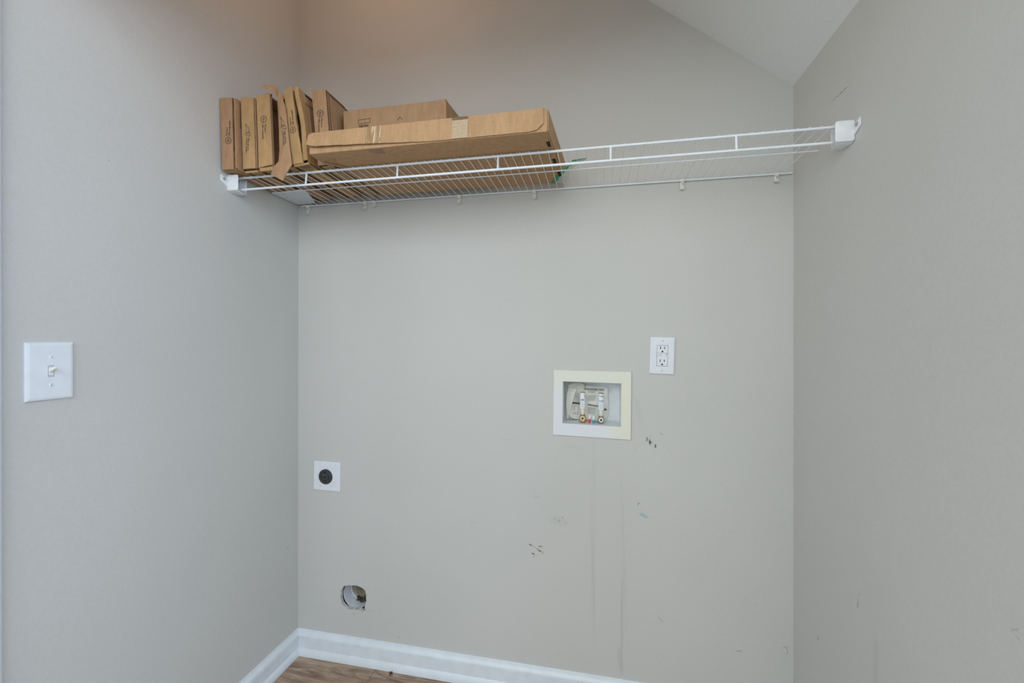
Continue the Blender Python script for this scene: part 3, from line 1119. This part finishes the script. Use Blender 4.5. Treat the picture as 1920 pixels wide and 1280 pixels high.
# brown carton standing on the long carton
Gq = [(.3690, -.268, 1.9195), (.7010, -.268, 1.9185), (.7050, -.268, 1.7965), (.3720, -.268, 1.7965)]
G = Carton('carton', 'wide brown carton printed THIS END, on the long carton at the back', Gq, (.016, .225, 0), 'kraftG')
G.t.location.z = 1.7965
ORIG[G.t.name] = Vector(G.t.location)
G.block('body', .0, 1.0, .0, 1.0, .0, 1.0, bevel=.0015)
G.block('glued_seam', .935, 1.004, .0, 1.003, -.010, .03, mat='kraftA')
G.block('side_flap', 1.0, 1.006, .02, .985, .03, .97, mat='kraftG')
mb = MB(frame(G.P(.212, .640, 0) - Vector((0, .0008, 0)), (1, 0, 0), (0, 0, 1)))
mb.stroke([(-.0195, -.0005, 0), (.0195, .0005, 0), (.0195, .0125, 0), (-.0195, .0115, 0)], .0011, True)
text_into(mb, 'THIS END', .0125, -.0190, -.0135, 0, 0, sx=.62)
mb.build('print', 'ink', G.t)
mb = MB(frame(G.P(.212, .640, 0) - Vector((0, .0008, 0)), (1, 0, 0), (0, 0, 1)))
mb.stroke([(.1075, -.0030, 0), (.1165, .0070, 0), (.1255, -.0030, 0)], .0012)
mb.build('arrow_mark', 'ink', G.t)

# things lying on the deck
mb = MB()
poly = [(.0035, -.141), (.0805, -.152), (.1365, -.156), (.1350, -.128), (.1180, -.081), (.0870, -.016), (.0200, -.010), (.0040, -.011)]
mb.prism([(x, y, 1.7352) for x, y in poly], (0, 0, .0007))
tag(mb.build('paper_sheet', 'white_paper', origin=(.06, -.08, 1.7352)), 'pale blue-white sheet lying on the wires under the leftmost cartons', 'paper')
bagt = thing('plastic_film', 'clear plastic film with green edges sticking out under the long carton', 'film', (1.05, -.11, 1.7354))
mb = MB()
mb.sheet([[(.990, -.046, 1.7352), (1.0300, -.043, 1.7352)], [(1.008, -.092, 1.7354), (1.0480, -.094, 1.7372)], [(1.0345, -.147, 1.7360), (1.0640, -.149, 1.7392)],
          [(1.0600, -.190, 1.7364), (1.0970, -.193, 1.7400)], [(1.0650, -.196, 1.7364), (1.1000, -.205, 1.7400)]], (0, 0, .0003))
mb.build('film', 'film', bagt, smooth=True)
mb = MB()
mb.sheet([[(.984, -.0440, 1.7350), (1.0000, -.0440, 1.7350)], [(1.003, -.092, 1.7351), (1.0170, -.092, 1.7351)], [(1.0300, -.147, 1.7356), (1.0420, -.147, 1.7356)],
          [(1.0560, -.1915, 1.7360), (1.0660, -.1895, 1.7360)]], (0, 0, .0002))
mb.build('green_edge', 'green', bagt, smooth=True)
mb = MB()
mb.sheet([[(1.0590, -.1905, 1.7410), (1.0640, -.2000, 1.7410)], [(1.0960, -.1885, 1.7412), (1.1060, -.2060, 1.7412)]], (0, 0, .0003))
mb.build('green_edge', 'green', bagt)

# ------------------------------------------------------------------ double outlet with test buttons
UX, UZ = (1, 0, 0), (0, 0, 1)


def plate_mb(T, w, h, d, bev):
    """face plate with sloped rim, local xy plane is the wall"""
    mb = MB(T)
    ring = []
    for (ww, hh, z) in ((w, h, 0), (w, h, d * .45), (w - bev * .7, h - bev * .7, d * .85), (w - 2 * bev, h - 2 * bev, d)):
        ring.append([mb.pt((sx * ww / 2, sy * hh / 2, z)) for sx, sy in ((-1, -1), (1, -1), (1, 1), (-1, 1))])
    for a_, b_ in zip(ring[:-1], ring[1:]):
        for k in range(4):
            mb.face((a_[k], a_[(k + 1) % 4], b_[(k + 1) % 4], b_[k]))
    mb.face(ring[0][::-1])
    mb.face(ring[-1])
    return mb


def slotted_screw(T, x, y, z, r, ang, parent, mat):
    mb = MB(T)
    mb.lathe([(r, 0), (r * .9, .0006), (r * .55, .0012)], (x, y, z), (0, 0, 1), 14)
    s = mb.build('screw', mat, parent, smooth=True)
    mb = MB(T)
    c, sn = math.cos(ang), math.sin(ang)
    mb.prism([(x + a_ * c - b_ * sn, y + a_ * sn + b_ * c, z + .0009) for a_, b_ in ((-r * .75, -.0004), (r * .75, -.0004), (r * .75, .0004), (-r * .75, .0004))], (0, 0, .0004))
    mb.build('screw_slot', 'seam', s)


tilt = math.radians(-1.4)
T = frame((1.3412, -.0003, 1.1697), (math.cos(tilt), 0, math.sin(tilt)), (-math.sin(tilt), 0, math.cos(tilt)))
t = thing('duplex_outlet', 'white double outlet with test buttons, above and right of the washer box', 'outlet', (1.3412, 0, 1.1697))
plate_mb(T, .0765, .1205, .0062, .0042).build('cover_plate', 'plate', t)
mb = MB(T)
mb.box(-.0172, .0172, -.0341, .0341, .0055, .0064)
mb.build('device_gap', 'seam', t)
mb = MB(T)
mb.box(-.0163, .0163, -.0332, .0332, .0056, .0072)
dev = mb.build('receptacle', 'plate', t, bevel=.0005, seg=1)
for yc in (.0225, -.0190):
    for x, h in ((-.0062, .0092), (.0062, .0074)):
        mb = MB(T)
        mb.box(x - .0011, x + .0011, yc + .003 - h / 2, yc + .003 + h / 2, .0068, .0074)
        mb.build('blade_slot', 'slot', dev)
    mb = MB(T)
    mb.prism([(.0027 * math.cos(a_ * math.pi / 8), yc - .0090 + .0029 * math.sin(a_ * math.pi / 8), .0068) for a_ in range(9)] + [(-.0027, yc - .0112, .0068), (.0027, yc - .0112, .0068)], (0, 0, .0006))
    mb.build('ground_slot', 'slot', dev)
mb = MB(T)
mb.box(-.0163, .0163, .0078, .0086, .0069, .0074)
mb.box(-.0163, -.0045, -.0002, .0005, .0069, .0074)
mb.box(-.0050, -.0043, .0000, .0080, .0069, .0074)
mb.build('button_seam', 'seam', dev)
for x0, x1 in ((-.0155, -.0056), (-.0036, .0088)):
    mb = MB(T)
    mb.box(x0, x1, -.0010 if x0 > -.01 else .0012, .0072, .0068, .0080)
    mb.build('test_button', 'plate', dev, bevel=.0005, seg=1)
for y in (.0055, .0018):
    mb = MB(T)
    mb.lathe([(.0012, 0), (.0012, .0006)], (.0124, y, .0070), (0, 0, 1), 8)
    mb.build('indicator_light', 'seam', dev)
slotted_screw(T, .0, .0482, .0061, .0032, 1.2, t, 'plate')
slotted_screw(T, .0, -.0482, .0061, .0032, .6, t, 'plate')

# ------------------------------------------------------------------ dryer outlet
T = frame((.1280, -.0003, .6978), (1, 0, -.010), (.010, 0, 1))
t = thing('dryer_outlet', 'square white plate with a round black dryer socket, low on back wall', 'outlet', (.1280, 0, .6978))
plate_mb(T, .1130, .1110, .0055, .0035).build('cover_plate', 'plate', t)
cx, cy = -.0030, -.0010
mb = MB(T)
mb.lathe([(.0285, .0045), (.0285, .0085), (.0268, .0105), (.0240, .0112)], (cx, cy, 0), (0, 0, 1), 40)
soc = mb.build('socket', 'black', t, smooth=True, angle=35)
mb = MB(T)
mb.box(cx - .0172, cx - .0142, cy - .0065, cy + .0065, .0106, .0114)
mb.build('blade_slot', 'slot', soc)
mb = MB(T)
mb.box(cx + .0132, cx + .0162, cy - .0075, cy + .0075, .0106, .0114)
mb.build('blade_slot', 'slot', soc)
mb = MB(T)
mb.prism([(cx + a_, cy + b_, .0106) for a_, b_ in ((-.0085, -.0125), (.0040, -.0125), (.0040, -.0210), (.0012, -.0210), (.0012, -.0152), (-.0085, -.0152))], (0, 0, .0008))
mb.build('neutral_slot', 'slot', soc)
mb = MB(T)
mb.prism([(cx + .0045 * math.cos(a_ * math.pi / 8), cy + .0155 + .0045 * math.sin(a_ * math.pi / 8), .0106) for a_ in range(9)] + [(cx - .0045, cy + .0130, .0106), (cx + .0045, cy + .0130, .0106)], (0, 0, .0008))
mb.build('ground_slot', 'slot', soc)
mb = MB(T)
mb.lathe([(.0034, .0108), (.0034, .0116), (.002, .0118)], (cx, cy, 0), (0, 0, 1), 14)
mb.build('centre_screw', 'slot', soc, smooth=True)
mb = MB(T)
mb.box(cx - .0065, cx - .0005, cy + .0072, cy + .0082, .0109, .0114)
mb.build('socket_glint', 'steel', soc)  # bright bar standing in for a glint on the socket face
for x, y in ((-.023, .032), (.023, .032), (.023, -.036), (-.023, -.036)):
    slotted_screw(T, x, y, .0052, .0026, 1.3, t, 'plate')

# ------------------------------------------------------------------ light switch on the left wall
T = frame((xl(-.7513) + .0003, -.7513, 1.1498), (LK, 1, 0), (0, 0, 1))
t = thing('light_switch', 'white toggle light switch on an oversized plate on the left wall', 'light switch', (xl(-.7513), -.7513, 1.1498))
plate_mb(T, .0805, .1228, .0070, .0062).build('cover_plate', 'plate', t)
mb = MB(T)
mb.box(-.0052, .0052, -.0120, -.0113, .0066, .0073)
mb.box(-.0052, .0052, .0113, .0120, .0066, .0073)
mb.build('toggle_slot', 'seam', t)
mb = MB(T)
mb.box(-.0050, .0050, -.0100, .0100, .0066, .0071)
mb.build('toggle_recess', 'seam', t)
mb = MB(T)
mb.box(-.0042, .0042, -.0093, .0093, .0067, .0078)
mb.build('toggle_base', 'plate', t, bevel=.0004, seg=1)
mb = MB(T)
mb.hexa([(-.0040, -.0040, .006), (.0040, -.0040, .006), (.0040, .0050, .006), (-.0040, .0050, .006),
         (-.0030, .0055, .0215), (.0030, .0055, .0215), (.0030, .0105, .0205), (-.0030, .0105, .0205)])
mb.build('toggle', 'ivory', t, bevel=.0010, seg=2)
slotted_screw(T, .0, .0302, .0068, .0036, -.6, t, 'plastic')
slotted_screw(T, .0, -.0290, .0068, .0036, 1.5, t, 'plastic')

# ------------------------------------------------------------------ washer outlet box
t = thing('washer_outlet_box', 'yellowed white recessed washer outlet box on the back wall', 'outlet box', (1.1180, 0, 1.0060))
mb = MB()
out = [(.9892, .8973), (1.2450, .8925), (1.2457, 1.1163), (.9908, 1.1183)]
inn = [(1.0221, .9386), (1.2124, .9348), (1.2133, 1.0768), (1.0230, 1.0792)]
rings = []
for poly, y in ((out, -.0004), (out, -.0045), ([(p[0] + (1.118 - p[0]) * .012, p[1] + (1.006 - p[1]) * .012) for p in out], -.0062), ([(p[0] + (p[0] - 1.118) * .012, p[1] + (p[1] - 1.006) * .012) for p in inn], -.0058), (inn, -.0045), (inn, .012)):
    rings.append([mb.pt((x, y, z)) for x, z in poly])
for a_, b_ in zip(rings[:-1], rings[1:]):
    for k in range(4):
        mb.face((a_[k], a_[(k + 1) % 4], b_[(k + 1) % 4], b_[k]))
mb.build('frame', 'yplastic', t)
mb = MB()
DB = .088
ins = [(1.0205, .9345), (1.2150, .9345), (1.2150, 1.0800), (1.0205, 1.0800)]
a_ = [mb.pt((x, .0, z)) for x, z in ins]
b_ = [mb.pt((x + (1.118 - x) * .03, DB, z + (1.006 - z) * .03)) for x, z in ins]
for k in range(4):
    mb.face((a_[k], a_[(k + 1) % 4], b_[(k + 1) % 4], b_[k]))
mb.face(b_)
mb.build('recess', 'boxin', t)
mb = MB()
mb.box(1.182, 1.190, DB - .002, DB - .0006, 1.018, 1.026)
mb.build('moulded_boss', 'plastic', t, bevel=.0005, seg=1)
mb = MB(frame((1.226, -.0062, .905), UX, UZ))
mb.stroke([(.006 * math.cos(k * .5), .0042 * math.sin(k * .5), -.0006) for k in range(10)], .0008)
mb.build('raised_mark', 'ivory', t)


def valve(x, z, label, metal, handle_mat, hx, brown_top, tall, nm):
    y = .040
    v = thing('washer_valve', label, 'valve', (x, y, z - .02), 'washer valves in the outlet box')
    mb = MB()
    mb.lathe([(.0090, .9362 - z), (.0098, .9370 - z), (.0098, -.0100), (.0070, -.0090), (.0070, .0060), (.0085, .0080), (.0085, .0120)], (x, y, z), (0, 0, 1), 16)
    mb.lathe([(.0080, .006), (.0080, -.0060), (.0112, -.0060), (.0116, -.0085), (.0112, -.0150), (.0098, -.0150), (.0098, -.0120), (.0080, -.0120)], (x, y, z), (0, 1, 0), 24, cap1=False)
    mb.build('valve_body', metal, v, smooth=True, angle=40)
    mb = MB()
    mb.lathe([(.0082, -.0118), (.0078, -.0140), (.0040, -.0146), (.0034, -.0125)], (x, y, z), (0, 1, 0), 20)
    mb.build('hose_seat', 'cream' if metal == 'brass' else 'plastic', v, smooth=True)
    mb = MB()
    mb.lathe([(.0034, 0), (.0030, -.0030)], (x, y - .0128, z), (0, 1, 0), 10)
    mb.build('outlet_bore', 'lint', v)
    mb = MB()
    mb.lathe([(.0074, .0100), (.0078, .0120), (.0078, .0270), (.0072, .0285)], (x, y, z), (0, 0, 1), 18)
    mb.build('neck', 'cream', v, smooth=True)
    mb = MB()
    mb.lathe([(.0060, .0280), (.0092, .0310), (.0100, .0340), (.0100, tall - .002), (.0094, tall)], (x, y, z), (0, 0, 1), 20)
    ar = mb.build('hammer_arrestor', 'plastic', v, smooth=True, angle=40)
    if brown_top:
        mb = MB()
        mb.lathe([(.0080, tall - .0002), (.0080, tall + .0022)], (x, y, z), (0, 0, 1), 16)
        mb.build('end_cap', 'brass', ar, smooth=True)
    mb = MB()
    rr = .01025

    def arc(z0, z1, a0, a1):
        n_ = 6
        for k in range(n_):
            t0, t1 = a0 + (a1 - a0) * k / n_, a0 + (a1 - a0) * (k + 1) / n_
            mb.face([mb.pt((x + rr * math.sin(t_), y - rr * math.cos(t_), z + zz)) for t_, zz in ((t0, z0), (t1, z0), (t1, z1), (t0, z1))])
    if nm == 'hot':
        for z0, z1, a0, a1 in ((.064, .0655, -.6, .4), (.0612, .0634, -.5, .7), (.0575, .0585, -.7, .1), (.0700, .0800, .7, .85)):
            arc(z0, z1, a0, a1)
        for k in range(4):
            arc(.040 + k * .004, .0408 + k * .004, -.35 + .1 * (k % 2), .1)
    else:
        for z0, z1, a0, a1 in ((.0805, .0822, -.8, .5), (.0775, .0795, -.2, .9), (.0650, .0660, -.9, .9), (.0618, .0640, -.6, -.2), (.0618, .0640, 0, .8), (.0585, .0592, -.4, .5)):
            arc(z0, z1, a0, a1)
        for k in range(4):
            arc(.038 + k * .0045, .0388 + k * .0045, -.5, .1 + .1 * (k % 2))
    mb.build('label_print', 'blue_ink', ar)
    mb = MB()
    sgn = 1 if hx > x else -1
    mb.tube([(x + sgn * .006, y - .004, z - .008), (hx, y - .010, z - .008)], .0025, 8)
    st = mb.build('handle_stem', metal, v, smooth=True)
    mb = MB()
    mb.box(hx - .0038, hx + .0038, y - .014, y - .008, .9364, z - .0015)
    h = mb.build('handle', handle_mat, v, bevel=.0012, seg=2)
    mb = MB()
    mb.box(hx - .0030, hx + .0030, y - .013, y - .009, z - .0015, z + .0115)
    mb.build('handle_tip', 'plastic', h, bevel=.0010, seg=2)


valve(1.0872, .9515, 'brass washer valve with red handle and white cylinder, left one in the box', 'brass', 'red', 1.1108, True, .0865, 'hot')
valve(1.1492, .9485, 'limescaled washer valve with blue handle and white cylinder, right one in the box', 'brass_dull', 'blue', 1.1238, True, .0880, 'cold')

# folded instruction sheet behind the valves
t = thing('instruction_sheet', 'crumpled printed instruction sheet tucked behind the washer valves', 'paper', (1.105, .072, .938))
top = [(1.036, 1.0600), (1.048, 1.0665), (1.060, 1.0680), (1.070, 1.0700), (1.082, 1.0665), (1.094, 1.0600), (1.110, 1.0585), (1.126, 1.0570), (1.142, 1.0560), (1.158, 1.0565), (1.171, 1.0520)]
bot = [(1.040, .9500), (1.050, .9440), (1.060, .9400), (1.070, .9390), (1.082, .9395), (1.094, .9390), (1.110, .9380), (1.126, .9375), (1.142, .9370), (1.157, .9375), (1.1735, .9560)]
g = []


def sheet_y(x, s):
    return .0725 + .005 * math.sin(x * 95) + .003 * math.sin(s * 7 + x * 40)


for j in range(9):
    s = j / 8
    g.append([(b_[0] + (a_[0] - b_[0]) * s, sheet_y(b_[0], s), b_[1] + (a_[1] - b_[1]) * s) for a_, b_ in zip(top, bot)])
mb = MB()
mb.sheet(g, (0, .0004, 0))
mb.build('sheet', 'paper', t, smooth=True)
mb = MB()
mb.sheet([[(1.0330, .060, .9420), (1.0365, .058, .9420)], [(1.0290, .060, .9900), (1.0480, .056, .9900)], [(1.0310, .061, 1.0300), (1.0580, .055, 1.0300)], [(1.0370, .062, 1.0520), (1.0650, .056, 1.0470)]], (0, .0006, 0))
mb.build('folded_corner', 'paper', t, smooth=True)
mb = MB()


def pl(x0, x1, z, h, dz=0.0):
    n_ = max(2, int((x1 - x0) / .004))
    for k in range(n_):
        xa, xb = x0 + (x1 - x0) * k / n_, x0 + (x1 - x0) * (k + 1) / n_
        za, zb2 = z + dz * k / n_, z + dz * (k + 1) / n_

        def yy(x, z_):
            return sheet_y(x, (z_ - .938) / .12) - .0008
        mb.face([mb.pt(p) for p in ((xa, yy(xa, za), za), (xb, yy(xb, zb2), zb2), (xb, yy(xb, zb2 + h), zb2 + h), (xa, yy(xa, za + h), za + h))])


for z in (1.0400, 1.0360, 1.0250, 1.0210, 1.0170, 1.0130, 1.0090):
    pl(1.104, 1.132 - (z * 1000 % 5) * .001, z, .0011, -.001)
for z in (.9830, .9795, .9760, .9725, .9690, .9655, .9620):
    pl(1.103, 1.134, z, .0010, -.0015)
for z in (.9870, .9835, .9800, .9765, .9730, .9640, .9605, .9570):
    pl(1.050, 1.074, z, .0011, -.001)
for k in range(8):
    pl(1.060, 1.076, 1.032 - k * .004, .0009, -.003)
for k in range(5):
    pl(1.081, 1.099 - .001 * k, 1.0640 - k * .0035, .0016, -.007)
mb.build('small_print', 'faint_ink', t)
mb = MB()
pl(1.049, 1.076, .9935, .0072, -.003)
pl(1.104, 1.140, .9920, .0040, -.007)
pl(1.153, 1.168, .9760, .0060, -.001)
base = len(mb.v)
mb.T = frame((1.0925, .0630, 1.0452), (1, 0, -.02), UZ)
text_into(mb, 'WASHING MACHINE', .0094, 0, 0, 0, 0, sx=.74)
mb.build('heading', 'heading_ink', t)

# ------------------------------------------------------------------ dryer vent
t = thing('dryer_vent_duct', 'round metal dryer vent duct seen through the ragged hole near the floor', 'duct', (.238, .0135, .246))
vc = (.2375, .2455)
mb = MB()
prof = [(.0535, .0135), (.0525, .0145), (.0525, .070), (.0535, .070)]
mb.lathe([(.0520, .0170), (.0508, .0172), (.0508, .0700)], (vc[0], 0, vc[1]), (0, 1, 0), 40, cap0=False, cap1=False)
mb.build('pipe', 'duct', t, smooth=True)
mb = MB()
mb.lathe([(.0508, .0690), (.0495, .0700), (.0485, .0720), (.0485, .125), (.001, .126)], (vc[0], 0, vc[1]), (0, 1, 0), 40, cap0=False, cap1=True)
mb.build('inner_sleeve', 'duct_in', t, smooth=True, angle=50)
mb = MB()
mb.lathe([(.0510, .0660), (.0490, .0664), (.0490, .0690), (.0510, .0692)], (vc[0], 0, vc[1]), (0, 1, 0), 40, cap0=False, cap1=False)
mb.build('crimped_rim', 'duct', t, smooth=True)
mb = MB()
for k in range(22):
    a0 = math.radians(-118 + k * 3 + R.uniform(-4, 4))
    rr = .0475 - R.uniform(0, .010)
    c0 = Vector((vc[0] + rr * math.cos(a0), .060 + R.uniform(-.008, .010), vc[1] + rr * math.sin(a0)))
    mb.lathe([(.0012, -.004), (.0044 + R.uniform(0, .0028), -.001), (.0032, .002), (.0008, .005)], c0, (R.uniform(-1, 1), R.uniform(-1, 1), R.uniform(-1, 1)), 6)
o = mb.build('lint', 'lint', t, smooth=True)
o['kind'] = 'stuff'
# torn flake at the lower right of the hole
mb = MB()
mb.prism([(.2700, -.0012, .2030), (.2855, -.0016, .2030), (.2880, -.0014, .1960), (.2790, -.0010, .1925), (.2700, -.0010, .1965)], (0, .0010, 0))
mb.build('torn_paper_flake', 'gypsum', me_back, bevel=.0003, seg=1)

# ------------------------------------------------------------------ spider on the floor
mb = MB()
sx, sy = .4075, -.0300
mb.lathe([(.0004, -.0056), (.0024, -.004), (.0030, -.0014), (.0022, .0010), (.0010, .0018), (.0018, .0032), (.0017, .0048), (.0003, .0060)], (sx, sy, FZ + .0034), (.8, .5, .15), 10)
for k in range(8):
    sd = 1 if k % 2 else -1
    a0 = math.radians(32 + sd * (50 + (k // 2) * 28))
    d = Vector((math.cos(a0), math.sin(a0), 0))
    ln = .0100 + .0015 * (k % 3)
    mb.tube([Vector((sx, sy, FZ + .0026)) + d * .001, Vector((sx, sy, FZ + .0050)) + d * ln * .5, Vector((sx, sy, FZ + .0003)) + d * ln], .00055, 5)
tag(mb.build('spider', 'spider', origin=(sx, sy, FZ), smooth=True), 'tiny dark spider on the wood floor beside the back baseboard', 'spider')
